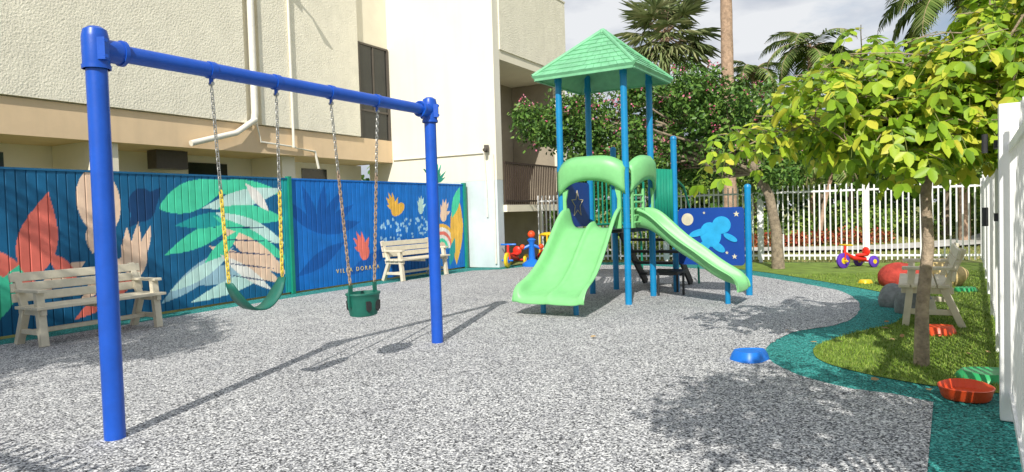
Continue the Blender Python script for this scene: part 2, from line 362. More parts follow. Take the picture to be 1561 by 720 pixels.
def paint1(S,Z,col):
    leaf,ell,ring,hand=mk(S,Z,col)
    gr=np.clip((S-1.5)/3,0,1)[...,None]; col[:]=col*(1-gr*.3)+np.array([.008,.17,.40])*gr*.3
    leaf(-.05,.2,.05,.95,.22,MINT); leaf(-.35,1.25,.48,.62,.13,CORAL); leaf(.0,.45,.32,.95,.10,MINT)
    leaf(.38,.72,.66,1.86,.25,CORAL,.75); leaf(.45,.55,1.1,.9,.12,PEACH); leaf(.62,1.05,.98,.62,.10,CORAL)
    leaf(1.0,.35,1.75,.95,.13,PEACH)
    ell(1.33,1.73,.31,.47,PEACH,.12); leaf(1.2,1.0,1.36,1.5,.16,PEACH); leaf(1.22,.35,1.4,1.2,.05,NAVY)
    ell(1.98,1.68,.22,.25,NAVY); leaf(1.75,1.35,2.3,1.95,.14,NAVY)
    ell(1.85,.85,.16,.27,PEACH,-.3); leaf(1.7,.6,1.72,1.36,.08,PEACH); leaf(1.8,.7,1.9,1.42,.08,PEACH); leaf(1.85,.7,2.1,1.38,.075,PEACH); leaf(1.8,.55,1.62,1.1,.07,PEACH)
    leaf(.9,.1,1.9,.65,.12,CORAL)
    leaf(2.2,.15,3.6,.95,.16,GREY); leaf(2.5,.42,4.7,.62,.17,GREY); leaf(2.3,.9,3.7,1.42,.15,MINT)
    leaf(2.7,.1,4.6,.55,.13,PALE)
    leaf(2.25,1.62,3.6,2.08,.24,MINT,.8); leaf(3.0,2.0,4.75,1.9,.16,MINT)
    leaf(3.0,1.62,4.75,1.96,.15,PALE); leaf(2.5,1.35,3.8,1.5,.12,TEAL); leaf(3.3,1.62,4.8,1.40,.15,MINT)
    leaf(3.9,2.05,4.4,1.55,.10,WHT); leaf(3.25,1.55,4.75,.95,.16,PALE)
    leaf(3.2,1.5,4.85,.62,.14,MINT); leaf(3.35,1.3,4.8,.35,.18,PEACH); leaf(3.1,1.0,4.65,.22,.16,PEACH)
    leaf(2.9,.55,3.75,1.25,.12,MINT); leaf(2.35,.32,3.5,.82,.11,PALE); leaf(3.3,.85,4.4,.12,.10,WHT)
    for k in range(5): leaf(3.2+.05*k,1.3-.2*k,4.5,1.25-.25*k,.012,NAVY)
    col[(S>4.72)]=TEAL; col[S>4.86]=(.01,.16,.30)
def paint2(S,Z,col):
    leaf,ell,ring,hand=mk(S,Z,col)
    for a in (.2,.6,1.0,1.4,1.9,2.4): leaf(.7,1.1,.7+1.2*math.cos(a),1.1+1.0*math.sin(a),.12,(.007,.11,.43))  # leaf shadows painted into the blue as darker leaf shapes
    leaf(.1,.3,1.4,.9,.15,(.007,.11,.43)); leaf(1.4,.2,2.9,.7,.15,(.007,.115,.46))
    hand(1.97,.66,1.5,CORAL,-.5)
    hand(3.0,1.55,1.3,GOLD,-.5); ell(3.15,1.55,.22,.12,GOLD,.5)
    hand(3.95,1.55,1.0,PALE,.1); hand(4.85,1.38,1.35,PEACH,.3)
    r3=np.random.default_rng(4)
    for i in range(75):
        s=r3.uniform(2.5,4.3); z=r3.uniform(.75,1.35)
        ell(s,z,r3.uniform(.02,.045),r3.uniform(.02,.045),(.35,.62,.85))
    for i,c in enumerate([GOLD,WHT,CORAL,WHT,MINT,PEACH]): ring(4.75,.55,.62-.09*(i+1),.62-.09*i,c)
    leaf(5.35,.1,5.45,2.0,.28,GOLD); leaf(5.2,1.3,5.6,2.1,.15,MINT); leaf(5.05,.1,5.3,.8,.12,TEAL)
fg=group('mural_fence',(FA.x,FA.y,0))
ax1,nx1=fence_seg(FA,FB,-3.6,4.89,2.14,(.010,.125,.27),paint1,'mural_panel_flowers',fg)
ax2,nx2=fence_seg(FB,FC,.03,5.74,2.14,(.010,.175,.60),paint2,'mural_panel_handprints',fg)
mb=MB(); mb.frame(FB,ax2,nx2,-.05,.02,-.05,.045,0,2.2); mb.frame(FC,ax2,nx2,-.02,.07,-.05,.05,0,2.2); mb.frame(FA,ax1,nx1,-3.7,-3.6,-.06,.05,0,2.2)
mb.build('fence_posts',m_dgreen,fg)
tx=bpy.data.curves.new('mural_lettering','FONT'); tx.body='VILLA DORADA'; tx.size=.125; tx.extrude=.002; tx.space_character=1.6
to=bpy.data.objects.new('mural_lettering',tx); X=V((ax2.x,ax2.y,0)); Nn=V((nx2.x,nx2.y,0)); Z=V((0,0,1))
MM=Matrix((X,Z,Nn)).transposed().to_4x4(); p=FB+ax2*1.12+nx2*.006; MM.translation=V((p.x,p.y,.27)); to.matrix_basis=MM; tx.materials.append(mat('gold_lettering',(.85,.65,.25),.6))
link(to,fg)
mb=MB()
for i in range(11):
    a=math.radians(22+i*13.5); s=4.55; h=.46+.12*math.sin(i*2.3)
    pts=[(0,0),(.4*h*math.cos(a)-.04*math.sin(a),.4*h*math.sin(a)+.04*math.cos(a)),(h*math.cos(a),h*math.sin(a)),(.5*h*math.cos(a)+.05*math.sin(a),.5*h*math.sin(a)-.05*math.cos(a))]
    o=FB+ax2*s; mb.prism(pts,(o.x,o.y,2.16),(ax2.x,ax2.y,0),(0,0,1),(nx2.x,nx2.y,0),.012+.003*i)
mb.build('leaf_cutouts',mat('cutout_teal',(.02,.38,.28),.5),fg)

# ---------------------------------------------------------------- building
bd=group('apartment_building',(-5,20,0))
J=V((-3.3,19.3)); ma=V((-.493,-.87)); mn=V((.87,-.493))
mb=MB()
mb.frame(J,ma,mn,-.2,17,-6,0,3.48,9.6); mb.frame(J,ma,mn,-.2,17,-6,-1.3,0,2.879)
mb.build('facade_core',m_cream,bd)
mb=MB(); mb.frame(J,ma,mn,1.35,4.55,.003,.12,3.5,9.6); mb.frame(J,ma,mn,4.95,17,.003,.12,3.5,9.6)
mb.build('stucco_panels',m_stucco,bd)
mb=MB(); mb.frame(J,ma,mn,0,17,-6,.06,2.88,3.478)
mb.build('floor_band',m_tan,bd)
mb=MB(); mb.frame(J,ma,mn,7.7,8.2,-1.29,-.05,0,2.878); mb.frame(J,ma,mn,12,12.5,-1.29,-.05,0,2.878); mb.frame(J,ma,mn,3.3,3.7,-1.29,-.25,0,2.878)
mb.build('ground_floor_columns',m_cream,bd)
mb=MB()
mb.frame(J,ma,mn,.12,1.22,.003,.02,3.49,5.95)
for a,c in((1.2,2.1),(4.4,5.4),(9,11.2)): mb.frame(J,ma,mn,a,c,-1.3,-1.285,.6,2.72)
mb.build('window_glass',m_glass,bd)
mb=MB()
mb.frame(J,ma,mn,.06,.12,.003,.06,3.49,6.0); mb.frame(J,ma,mn,1.22,1.28,.003,.06,3.49,6.0); mb.frame(J,ma,mn,.12,1.22,.003,.055,5.95,6.0); mb.frame(J,ma,mn,.12,1.22,.021,.05,4.2,4.25)
mb.frame(J,ma,mn,.66,.70,.021,.048,4.26,5.94)
mb.frame(J,ma,mn,5.9,6.6,-.9,-.6,2.5,2.87)
mb.build('window_frames',m_alu,bd)
K=V((-.34,17.6)); wa=V((-.87,.493)); wf=V((-.493,-.87)); ga=V((.493,.87)); go=V((.87,-.493))
mb=MB(); mb.frame(K,wa,wf,0,4.2,-.3,0,2.25,7.9); mb.frame(K,wa,wf,1.8,4.2,-6,-.303,0,7.6)
mb.build('wing_wall',m_wing,bd)
mb=MB(); mb.frame(K,wa,wf,0.003,4.2,-.3,-.003,0,2.248)
mb.build('wing_lower_wall',m_pale,bd)
mb=MB(); mb.frame(K,ga,go,.3,4.3,-1.797,-.003,7.4,7.6); mb.frame(K,ga,go,4.0,4.3,-1.79,-.003,5.4,7.398)
mb.build('wing_roof',m_wing,bd)
mb=MB(); mb.frame(K,ga,go,.303,4.32,-.2,.03,5.6,7.75); mb.build('wing_parapet',m_stucco,bd)
mb=MB(); mb.frame(K,ga,go,.28,4.34,-.22,.05,7.752,7.80); mb.build('parapet_cap',m_wing,bd)
mb=MB(); mb.frame(K,ga,go,.303,4.3,-1.79,-.004,5.35,5.598); mb.frame(K,ga,go,.303,4.4,-1.79,.1,1.42,1.6); mb.frame(K,ga,go,4.02,4.3,-.3,-.01,1.602,5.348)
mb.build('balcony_slabs',m_cream,bd)
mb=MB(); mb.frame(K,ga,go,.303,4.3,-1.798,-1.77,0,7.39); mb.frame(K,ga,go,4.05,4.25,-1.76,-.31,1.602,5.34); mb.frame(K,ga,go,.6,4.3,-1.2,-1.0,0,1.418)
mb.build('balcony_interior',m_recess,bd)
mb=MB()
for z in(1.68,2.68): mb.frame(K,ga,go,.3,4.35,.03,.075,z,z+.045)
t=.32
while t<4.33: mb.frame(K,ga,go,t,t+.026,.04,.066,1.6,2.68); t+=.11
mb.build('balcony_railing',m_rail,bd)
def fp(o,ax,nx,t,nn,z): q=o+ax*t+nx*nn; return V((q.x,q.y,z))
mb=MB()
mb.tube([fp(J,ma,mn,4.75,.14,9.5),fp(J,ma,mn,4.75,.14,3.75),fp(J,ma,mn,4.78,.14,3.55)],.075,10)
mb.tube([fp(J,ma,mn,4.75,.16,3.6),fp(J,ma,mn,5.3,.2,3.25),fp(J,ma,mn,6.4,.22,2.95)],.06,10)
mb.tube([fp(J,ma,mn,3.7,.16,9.5),fp(J,ma,mn,3.7,.16,3.05),fp(J,ma,mn,3.0,.12,3.0),fp(J,ma,mn,2.9,.12,2.6)],.03,8)
mb.tube([fp(J,ma,mn,4.7,.12,3.5),fp(J,ma,mn,4.6,.12,3.12),fp(J,ma,mn,3.6,.12,3.07)],.02,8)
mb.tube([fp(K,wa,wf,3.3,.03,2.95),fp(K,wa,wf,.35,.03,2.95),fp(K,wa,wf,.3,.03,2.0),fp(K,wa,wf,.3,.03,1.3)],.02,8)
mb.tube([fp(K,wa,wf,.08,.03,2.9),fp(K,wa,wf,.08,.03,.1)],.025,8)
for z in(4.6,6.2,7.6): 
    q=fp(J,ma,mn,4.75,.13,z); mb.boxrz(q,(.06,.2,.05),math.atan2(mn.y,mn.x))
mb.build('pipes_and_conduits',m_pvc,bd,smooth=True)
mb=MB(); q=fp(J,ma,mn,3.7,.18,6.75); mb.box(q,(.16,.16,.16)); mb.tube([q,q+V((.18,-.1,.1)),q+V((.32,-.18,-.05))],[.03,.03,.07],8)
q=fp(K,wa,wf,.25,.06,3.05); mb.box(q,(.12,.12,.18)); mb.tube([q,q+V((-.05,-.2,-.05))],.045,8)
mb.build('wall_lamp_and_security_camera',m_alu,bd,smooth=True)

# ---------------------------------------------------------------- white fences
def pick(name,P0,P1,H=1.84,sp=.115,pw=.03,post=2.3,off=0.):
    P0=V(P0);P1=V(P1); ax=(P1-P0); L=ax.length; ax.normalize(); nx=V((ax.y,-ax.x)); g=group(name,(P0.x,P0.y,0))
    mb=MB(); t=sp*.5
    while t<L: mb.frame(P0,ax,nx,t-pw/2,t+pw/2,-pw/2,pw/2,.06,H); t+=sp
    mb.build('pickets',m_white,g)
    mb=MB()
    for z in(.14,H-.18): mb.frame(P0,ax,nx,0,L,-.022,.022,z,z+.045)
    mb.build('rails',m_white,g)
    mb=MB(); t=off
    while t<=L+.01:
        mb.frame(P0,ax,nx,t-.04,t+.04,-.04,.04,0,H+.05); mb.frame(P0,ax,nx,t-.05,t+.05,-.05,.05,H+.05,H+.07); t+=post
    mb.build('posts',m_white,g); return g,ax,nx
pick('white_picket_fence',SF1,BF1)
g,ax,nx=pick('white_picket_fence',SF0,SF1,H=1.86,sp=.15,pw=.024,off=1.08)
q=SF0+ax*3.35
mb=MB(); mb.frame(SF0,ax,nx,3.3,3.45,-.07,.07,0,1.98); mb.build('gate_post',m_white,g,bevel=.01)
mb=MB()
for z in (1.25,1.72): mb.frame(SF0,ax,nx,3.46,3.62,-.09,-.05,z,z+.05); mb.cyl((q.x-.06,q.y+.16,z-.03),(q.x-.06,q.y+.16,z+.09),.018)
mb.build('gate_hinges',m_black,g)
pick('white_picket_fence',(-8.6,5.0),(-.95,.5))

# ---------------------------------------------------------------- swing set
sw=group('swing_set',(-1.75,6.0,0)); SL=V((-2.64,4.47,0)); SR=V((-.852,7.515,0)); sx=(SR-SL).normalized(); sy=V((-sx.y,sx.x,0))
H=2.53
mb=MB()
for P in(SL,SR): mb.cyl(P,P+V((0,0,2.6)),.064,n=24)
mb.cyl(SL+V((0,0,H)),SR+V((0,0,H)),.056,n=24)
mb.build('frame_pipes',m_swing,sw,smooth=True)
mb=MB()
for P,sg in((SL,1),(SR,-1)):
    mb.lathe(P+V((0,0,2.4)),[(.078,0),(.08,.02),(.08,.2),(.077,.22),(.07,.25),(.04,.27),(.01,.275)],24)
    mb.cyl(P+V((0,0,H))+sx*sg*.03,P+V((0,0,H))+sx*sg*.18,.074,n=24); mb.cyl(P+V((0,0,H))+sx*sg*.155,P+V((0,0,H))+sx*sg*.18,.085,n=24)
    mb.cyl(P+V((0,0,2.40)),P+V((0,0,2.425)),.086,n=24)
    for q in(-1,1):
        mb.box(P+V((0,0,2.52))+sy*.085*q,(.05,.05,.14))
        for z in(2.47,2.57): mb.cyl(P+sy*.1*q+V((0,0,z)),P+sy*.122*q+V((0,0,z)),.012,n=8)
mb.build('corner_collars',m_swing,sw,smooth=True)
hang=[.84,1.447,2.065,2.68]
mb=MB()
for t in hang:
    p=SL+sx*t+V((0,0,H)); mb.cyl(p-sx*.025,p+sx*.025,.064,n=20)
    mb.box(p-V((0,0,.08)),(.02,.035,.05)); 
mb.build('hanger_clamps',m_swing,sw,smooth=True)
mb=MB()
for t in hang:
    p=SL+sx*t+V((0,0,H)); mb.cyl(p-V((0,0,.1))-sy*.02,p-V((0,0,.1))+sy*.02,.014,n=8); mb.cyl(p-V((0,0,.10)),p-V((0,0,.15)),.008,n=8)
mb.build('hanger_pins',m_chain,sw)
def chain(p0,p1,mats,split,name):
    p0=V(p0);p1=V(p1); L=(p1-p0).length; d=(p1-p0)/L; a=d.cross(V((1,0,0))).normalized(); b=d.cross(a); k=int(L/.034); mb=MB()
    for i in range(k):
        c=p0+d*(i+.5)*L/k; s=a if i%2 else b; s=(s+ (b if i%2 else -a)*.4).normalized(); mb.cur=0 if (i/k)<split else 1; pts=[]
        for j in range(10):
            an=2*math.pi*j/10; pts.append(c+d*(.023*math.cos(an)+(.004 if math.cos(an)>0 else -.004))+s*.0125*math.sin(an))
        mb.tube(pts,.0038 if mb.cur==0 else .0055,5,closed=True)
    mb.build(name,mats,sw,smooth=True)
top=lambda t: SL+sx*t+V((0,0,H-.14))
be=[SL+sx*.915+V((0,0,.93)),SL+sx*1.43+V((0,0,.93))]
chain(top(hang[0]),be[0],[m_chain,m_ychain],.52,'belt_chain_a'); chain(top(hang[1]),be[1],[m_chain,m_ychain],.52,'belt_chain_b')
bu=[SL+sx*2.22+V((0,0,.76)),SL+sx*2.55+V((0,0,.76))]
chain(top(hang[2]),bu[0],[m_chain,m_ochain],.35,'bucket_chain_a'); chain(top(hang[3]),bu[1],[m_chain,m_ochain],.35,'bucket_chain_b')
vs=[];fs=[]; M_=20
for i in range(M_+1):
    u=-1+2*i/M_; s=1.1725+u*.262; z=.92-.235*(1-abs(u)**2.2)
    wd=.075-.035*max(0,abs(u)-.75)/.25
    for q in(-1,0,1): vs.append(SL+sx*s+sy*q*wd+V((0,0,z-(0 if q else .004))))
for i in range(M_):
    for q in range(2): a=i*3+q; fs.append((a,a+1,a+4,a+3))
mb=MB(); mb.add(vs,fs); o=mb.build('belt_seat',m_belt,sw,smooth=True); sm=o.modifiers.new('s','SOLIDIFY'); sm.thickness=.012
mb=MB(); c=SL+sx*2.385; rz=math.atan2(sx.y,sx.x)
prof=[(.10,.46),(.135,.47),(.15,.54),(.16,.62),(.165,.66),(.175,.67),(.172,.685),(.15,.685),(.14,.62),(.12,.52),(.08,.50)]
mb.lathe(c,prof,24,1.05,.85,rz=rz); 
for a in(-1,1): mb.beam(c+sx*a*.17+V((0,0,.56)),c+sx*a*.165+V((0,0,.77)),.012,.05,up=sx)
mb.build('bucket_seat',m_belt,sw,smooth=True)
mb=MB()
for q in(-1,1):
    for e in (-.06,.06):
        pc_=c+sx*e+sy*q*.118+V((0,0,.56)); mb.prism([(-.035,.05),(.035,.05),(.03,-.03),(0,-.055),(-.03,-.03)],pc_,sx,(0,0,1),sy*q,.012)
mb.build('bucket_leg_holes',m_black,sw)

# ---------------------------------------------------------------- benches
def bench(loc,rz,L):
    g=group('park_bench',loc,rz); mb=MB()
    for i in range(4): mb.box((0,-.25+.125*i,.45),(L,.11,.035))
    for i in range(3): 
        z=.56+.12*i; mb.box((0,.20+.12*(z-.45)*1.6,z),(L,.032,.105),Matrix.Rotation(-.2,3,'X'))
    mb.build('seat_and_back_slats',m_bench,g,bevel=.006,local=True)
    mb=MB()
    for s in(-1,1):
        x=s*(L/2-.09)
        mb.beam((x,-.24,.0),(x,-.17,.63),.07,.09,up=(1,0,0)); mb.beam((x,.30,.0),(x,.12,.43),.07,.09,up=(1,0,0))
        mb.beam((x,.13,.40),(x,.315,.86),.06,.08,up=(1,0,0))
        mb.box((x,-.03,.40),(.06,.50,.07)); mb.box((x*1.0+s*.002,-.02,.645),(.11,.50,.035)); mb.box((x,.03,.16),(.05,.44,.06))
    mb.box((0,.03,.16),(L-.2,.07,.05)); mb.box((0,0,.4),(.05,.46,.06))
    mb.build('frame_and_armrests',m_bench,g,bevel=.006,local=True)
p=FA+ax1*.62+nx1*.95; bench((p.x,p.y,0),math.atan2(ax1.y,ax1.x),1.62)
p=FB+ax2*3.2+nx2*.42; bench((p.x,p.y,0),math.atan2(ax2.y,ax2.x),1.75)
bench((4.90,8.10,0),math.radians(240),1.35)

# ---------------------------------------------------------------- play structure
pg=group('playground_slide_tower',(1.5,10.8,0)); c=V((1.505,10.79,0)); U=V((.52,.854,0)); Wv=V((-.854,.52,0)); h=.53
P1=c-U*h-Wv*h; P2=c+U*h-Wv*h; P4=c-U*h+Wv*h; P3=c+U*h+Wv*h; P5=V((2.71,11.42,0)); P7=V((1.80,12.02,0)); P6=V((3.68,10.72,0))
mb=MB()
for P,z in((P1,3.62),(P2,3.62),(P3,3.62),(P4,3.62),(P5,2.55),(P7,2.45),(P6,1.70)):
    mb.cyl(P,P+V((0,0,z)),.05,n=20)
    if z<3: mb.lathe(P+V((0,0,z)),[(.055,-.03),(.055,.0),(.04,.025),(.01,.035)],16)
LD=-U; RD=-Wv
fe=c-U*h; fr=c-Wv*h
for q in(-.25,.25): mb.cyl(fe+LD*1.18+Wv*q,fe+LD*1.18+Wv*q+V((0,0,.27)),.038,n=14)
mb.cyl(fr+RD*1.30,fr+RD*1.30+V((0,0,.32)),.038,n=14)
mb.build('posts',m_post,pg,smooth=True)
mb=MB()
for P in(P1,P2,P3,P4):
    for z in(1.12,2.0,3.35): mb.cyl(P+V((0,0,z)),P+V((0,0,z+.07)),.057,n=20)
mb.build('clamps',m_post,pg,smooth=True)
mb=MB()
def deck(pts,z):
    k=len(pts); vs=[V((p.x,p.y,z-.05)) for p in pts]+[V((p.x,p.y,z)) for p in pts]
    mb.add(vs,[tuple(range(k)),tuple(range(k,2*k))]+[(i,(i+1)%k,(i+1)%k+k,i+k) for i in range(k)])
deck([P1,P2,P3,P4],1.10); deck([P2+U*.06,P5,P7,P3+U*.06],1.095)
for i in range(4):
    o=(P7+P5)*.5+U*(.2+.26*i); z=.86-.22*i; mb.boxrz((o.x,o.y,z),(.26,.85,.04),math.atan2(U.y,U.x))
for s in (.1,.9):
    a=P5.lerp(P7,s); mb.beam(V((a.x,a.y,1.0)),V((a.x,a.y,0))+U*1.2,.04,.16)
q=P2.lerp(P5,.5)+RD*.05; mb.boxrz((q.x,q.y,.36),(.55,.5,.05),math.atan2(U.y,U.x)); mb.boxrz((q.x+.12,q.y-.1,.7),(.5,.22,.04),math.atan2(U.y,U.x))
for e in((-.2,-.2),(.2,-.2),(.2,.2),(-.2,.2)): mb.cyl((q.x+e[0],q.y+e[1],0),(q.x+e[0],q.y+e[1],.36),.02,n=8)
mb.build('deck_and_steps',m_black,pg,bevel=.004)
def slide(o,dd,ss,stn,sec,name):
    vs=[];fs=[];k=len(sec)
    for (t,z,wf_,hf) in stn:
        for (a,b_) in sec: vs.append(o+dd*t+ss*a*wf_+V((0,0,z+b_*hf)))
    for i in range(len(stn)-1):
        for j in range(k-1): fs.append((i*k+j,(i+1)*k+j,(i+1)*k+j+1,i*k+j+1))
    mb=MB(); mb.add(vs,fs); ob=mb.build(name,m_green,pg,smooth=True)
    for p in ob.data.polygons: p.use_smooth=True
    if ob.data.attributes.get('sharp_edge'): ob.data.attributes.remove(ob.data.attributes['sharp_edge'])
    s=ob.modifiers.new('sub','SUBSURF'); s.levels=2; s.render_levels=2
    s=ob.modifiers.new('s','SOLIDIFY'); s.thickness=.018; s.offset=-1
def sect(W,dbl):
    L=[(-W-.05,.86),(-W-.055,.98),(-W-.02,1.05),(-W+.02,.98),(-W+.05,.35),(-W+.10,.06),(-W+.17,0)]
    if dbl: mid=[(-.10,0),(-.045,.12),(-.02,.34),(.02,.34),(.045,.12),(.10,0)]
    else: mid=[(0,-.02)]
    return L+mid+[(-a,b) for a,b in L[::-1]]
st=[(-.03,1.13,.92,.30),(.08,1.13,.94,.30),(.22,1.08,.95,.28),(.40,.93,.96,.25),(.60,.73,.97,.22),(.80,.55,.99,.20),(1.0,.41,1.02,.18),(1.18,.32,1.05,.17),(1.35,.285,1.08,.15),(1.46,.27,1.08,.11),(1.52,.23,1.07,.05),(1.53,.17,1.06,.02)]
slide(fe,LD,Wv,st,sect(.45,True),'double_slide')
st=[(-.03,1.13,.95,.28),(.1,1.13,1,.28),(.25,1.08,1,.26),(.42,.95,1,.23),(.60,.80,1,.21),(.76,.69,1,.2),(.92,.60,1,.19),(1.10,.46,1,.18),(1.27,.36,1,.17),(1.40,.32,1,.14),(1.47,.30,1,.10),(1.52,.26,1,.05),(1.53,.19,1,.02)]
slide(fr,RD,U,st,sect(.29,False),'single_slide')
def hood(o,dd,ss,W,name):
    vs=[];fs=[];n_=22;m=6
    for i in range(n_+1):
        u=-1+2*i/n_; au=abs(u); top_=2.19-.15*au**4; bot=1.84-.22*au**2.5
        bul=.06+.11*(1-au**2.6)
        for q in range(m):
            f=q/(m-1); z=top_*(1-f)+bot*f; b=bul+.015*math.sin(f*math.pi)
            if q==0: b-=.05
            if q==m-1: b-=.02
            vs.append(o+ss*u*W+dd*b+V((0,0,z)))
    for i in range(n_):
        for q in range(m-1): fs.append((i*m+q,i*m+q+1,(i+1)*m+q+1,(i+1)*m+q))
    mb=MB(); mb.add(vs,fs)
    ob=mb.build(name,m_green,pg,smooth=True); s=ob.modifiers.new('s','SOLIDIFY'); s.thickness=.03; s.offset=0
hood(fe,LD,Wv,.54,'double_slide_hood'); hood(fr,RD,U,.50,'single_slide_hood')
mb=MB()
for o,dd,ss,W in((fe,LD,Wv,.47),(fr,RD,U,.46)):
    for q in(-1,1):
        poly=[(0,1.12),(.10,1.12),(.06,1.35),(.05,1.55),(.09,1.72),(0,1.72)]
        mb.prism([(-q*a*1.0+q*W,b) for a,b in poly],o+dd*.04,ss,(0,0,1),dd,.03)
for k in range(5):
    mb.tube([fr+RD*.07-U*.40+V((0,0,1.20+.1*k)),fr+RD*.10-U*.12+V((0,0,1.20+.1*k))],.016,8)
mb.tube([fr+RD*.10-U*.12+V((0,0,1.12)),fr+RD*.10-U*.12+V((0,0,1.70))],.022,8)
mb.build('slide_entry_panels',m_green,pg,smooth=True)
def ribbed(a,b,z0,z1,m,name):
    a=V(a);b=V(b);d=(b-a);L=d.length;d.normalize();nn=V((d.y,-d.x,0)); k=int(L/.018); vs=[];fs=[]
    for i in range(k+1):
        s=L*i/k; off=.018*math.sin(s*2*math.pi/.085)
        for z in(z0,z1): vs.append(a+d*s+nn*off+V((0,0,z)))
    for i in range(k): fs.append((2*i,2*i+2,2*i+3,2*i+1))
    mb=MB(); mb.add(vs,fs); ob=mb.build(name,m,pg,smooth=True); s=ob.modifiers.new('s','SOLIDIFY'); s.thickness=.02
ribbed(P2+(P5-P2).normalized()*.05,P5-(P5-P2).normalized()*.05,1.05,2.03,m_dgreen,'ribbed_barrier')
mb=MB()
for z in(1.15,1.9): mb.cyl(P3+V((0,0,z)),P7+V((0,0,z)),.02,n=8)
for f in np.linspace(.15,.85,5): q=P3.lerp(P7,f); mb.cyl(q+V((0,0,1.15)),q+V((0,0,1.9)),.014,n=8)
for f in np.linspace(.12,.5,4): q=P7.lerp(P5,f); mb.cyl(q+V((0,0,1.15)),q+V((0,0,1.85)),.02,n=8)
for z in(1.15,1.85): mb.cyl(P7+V((0,0,z)),P7.lerp(P5,.5)+V((0,0,z)),.025,n=8)
mb.tube([P7+V((0,0,1.9)),P7+U*.5+V((0,0,1.75)),P7+U*1.25+V((0,0,.9)),P7+U*1.3+V((0,0,0))],.02,8)
mb.tube([P5+V((0,0,1.9)),P5+U*.5+V((0,0,1.75)),P5+U*1.25+V((0,0,.9)),P5+U*1.3+V((0,0,0))],.02,8)
mb.build('barrier_bars',m_dgreen,pg,smooth=True)
m_navy=mat('navy_panel',(.010,.06,.32),.4,.05,5)
def panel(a,b,z0,z1,name,th_=.02,rad=.06):
    a=V(a);b=V(b);d=(b-a);L=d.length;d.normalize();nn=V((d.y,-d.x,0)); poly=[]
    for cx,cz,a0 in((L-.06-rad,z1-rad,0),(.06+rad,z1-rad,90),(.06+rad,z0+rad,180),(L-.06-rad,z0+rad,270)):
        for k in range(5): an=math.radians(a0+k*22.5); poly.append((cx+rad*math.cos(an),cz+rad*math.sin(an)))
    mb=MB(); mb.prism(poly,a-nn*th_/2,d,(0,0,1),nn,th_); mb.build(name,m_navy,pg); return a,d,nn,L
a,d_,nn,L=panel(P5,P6,.46,1.38,'space_activity_panel')
def disc(cx,cz,rx,rz_,rot=0,k=20): return [(cx+rx*math.cos(t)*math.cos(rot)-rz_*math.sin(t)*math.sin(rot),cz+rx*math.cos(t)*math.sin(rot)+rz_*math.sin(t)*math.cos(rot)) for t in [2*math.pi*i/k for i in range(k)]]
o=a+nn*.0102
mb=MB()
for i,D in enumerate([disc(.60,.95,.17,.20,.3),disc(.78,1.10,.15,.14),disc(.48,.75,.15,.08,.7),disc(.40,.98,.16,.055,.3),disc(.72,.75,.13,.06,-.6),disc(.92,.90,.12,.045,-.5),disc(.55,.60,.10,.06,.2)]):
    mb.prism(D,o,d_,(0,0,1),nn,.006+.0012*i)
mb.build('astronaut_figure',mat('panel_blue',(.03,.38,.72),.4),pg)
mb=MB(); mb.prism(disc(.22,1.20,.10,.10),o,d_,(0,0,1),nn,.006); mb.prism(disc(.22,1.20,.07,.07),o,d_,(0,0,1),nn,.009)
def star(cx,cz,r,k=5): return [(cx+(r if i%2==0 else r*.42)*math.sin(math.pi*i/k),cz+(r if i%2==0 else r*.42)*math.cos(math.pi*i/k)) for i in range(2*k)]
for s_ in((1.02,1.27,.05),(.28,.60,.05),(.98,.60,.045),(.86,.66,.03),(.20,.9,.025),(.5,1.3,.025)): mb.prism(star(*s_),o,d_,(0,0,1),nn,.006)
mb.build('panel_graphics',mat('panel_cream',(.65,.60,.45),.5),pg)
a,d_,nn,L=panel(P4,P3,1.14,1.85,'star_panel')
mb=MB(); S_=star(L*.5,1.5,.22)
for i in range(10):
    p=S_[i];q=S_[(i+1)%10]
    mb.tube([a+d_*p[0]+nn*.014+V((0,0,p[1])),a+d_*q[0]+nn*.014+V((0,0,q[1]))],.007,5)
mb.build('star_outline',mat('star_paint',(.65,.55,.35),.5),pg)
ez=3.43; az=4.16; R=.82
mb=MB(); apex=c+V((0,0,az))
corn=[c-U*R-Wv*R,c+U*R-Wv*R,c+U*R+Wv*R,c-U*R+Wv*R]
NC=9
for fi in range(4):
    A=corn[fi];B=corn[(fi+1)%4]; nn=(((A+B)/2)-c).normalized()
    for k in range(NC):
        f0=k/NC; f1=min((k+1.25)/NC,1.0)
        if k==NC-1: f1=.99
        width=2*R*(1-f0); nt=max(1,int(round(width/.125))); 
        for t in range(nt):
            g0=(t+.02)/nt; g1=(t+.98)/nt
            a0=A.lerp(B,g0);b0=A.lerp(B,g1)
            def pt(q,f,l): 
                z=ez+(az-ez)*f; p=V((q.x+(c.x-q.x)*f,q.y+(c.y-q.y)*f,z)); return p+V((nn.x*.5,nn.y*.5,.8))*l
            lift=.022+random.uniform(-.003,.004)
            v=[pt(a0,f0,lift),pt(b0,f0,lift),pt(b0,f1,.006),pt(a0,f1,.006),pt(a0,f0,0),pt(b0,f0,0),pt(b0,f1,-.006),pt(a0,f1,-.006)]
            mb.add(v,[(0,1,2,3),(4,5,6,7),(0,1,5,4),(1,2,6,5),(2,3,7,6),(3,0,4,7)])
for q in corn: mb.tube([q+V((0,0,ez+.02)),apex+V((0,0,.02))],[.028,.035],8)
mb.lathe(apex,[(.07,-.03),(.06,.02),(.02,.04)],12)
mb.build('canopy_shingles',m_roof,pg)
mb=MB(); cc=[V((q.x,q.y,ez)) for q in corn]; ci=[c+(q-c)*.96+V((0,0,ez-.05)) for q in corn]; ap=apex-V((0,0,.015)); api=apex-V((0,0,.09))
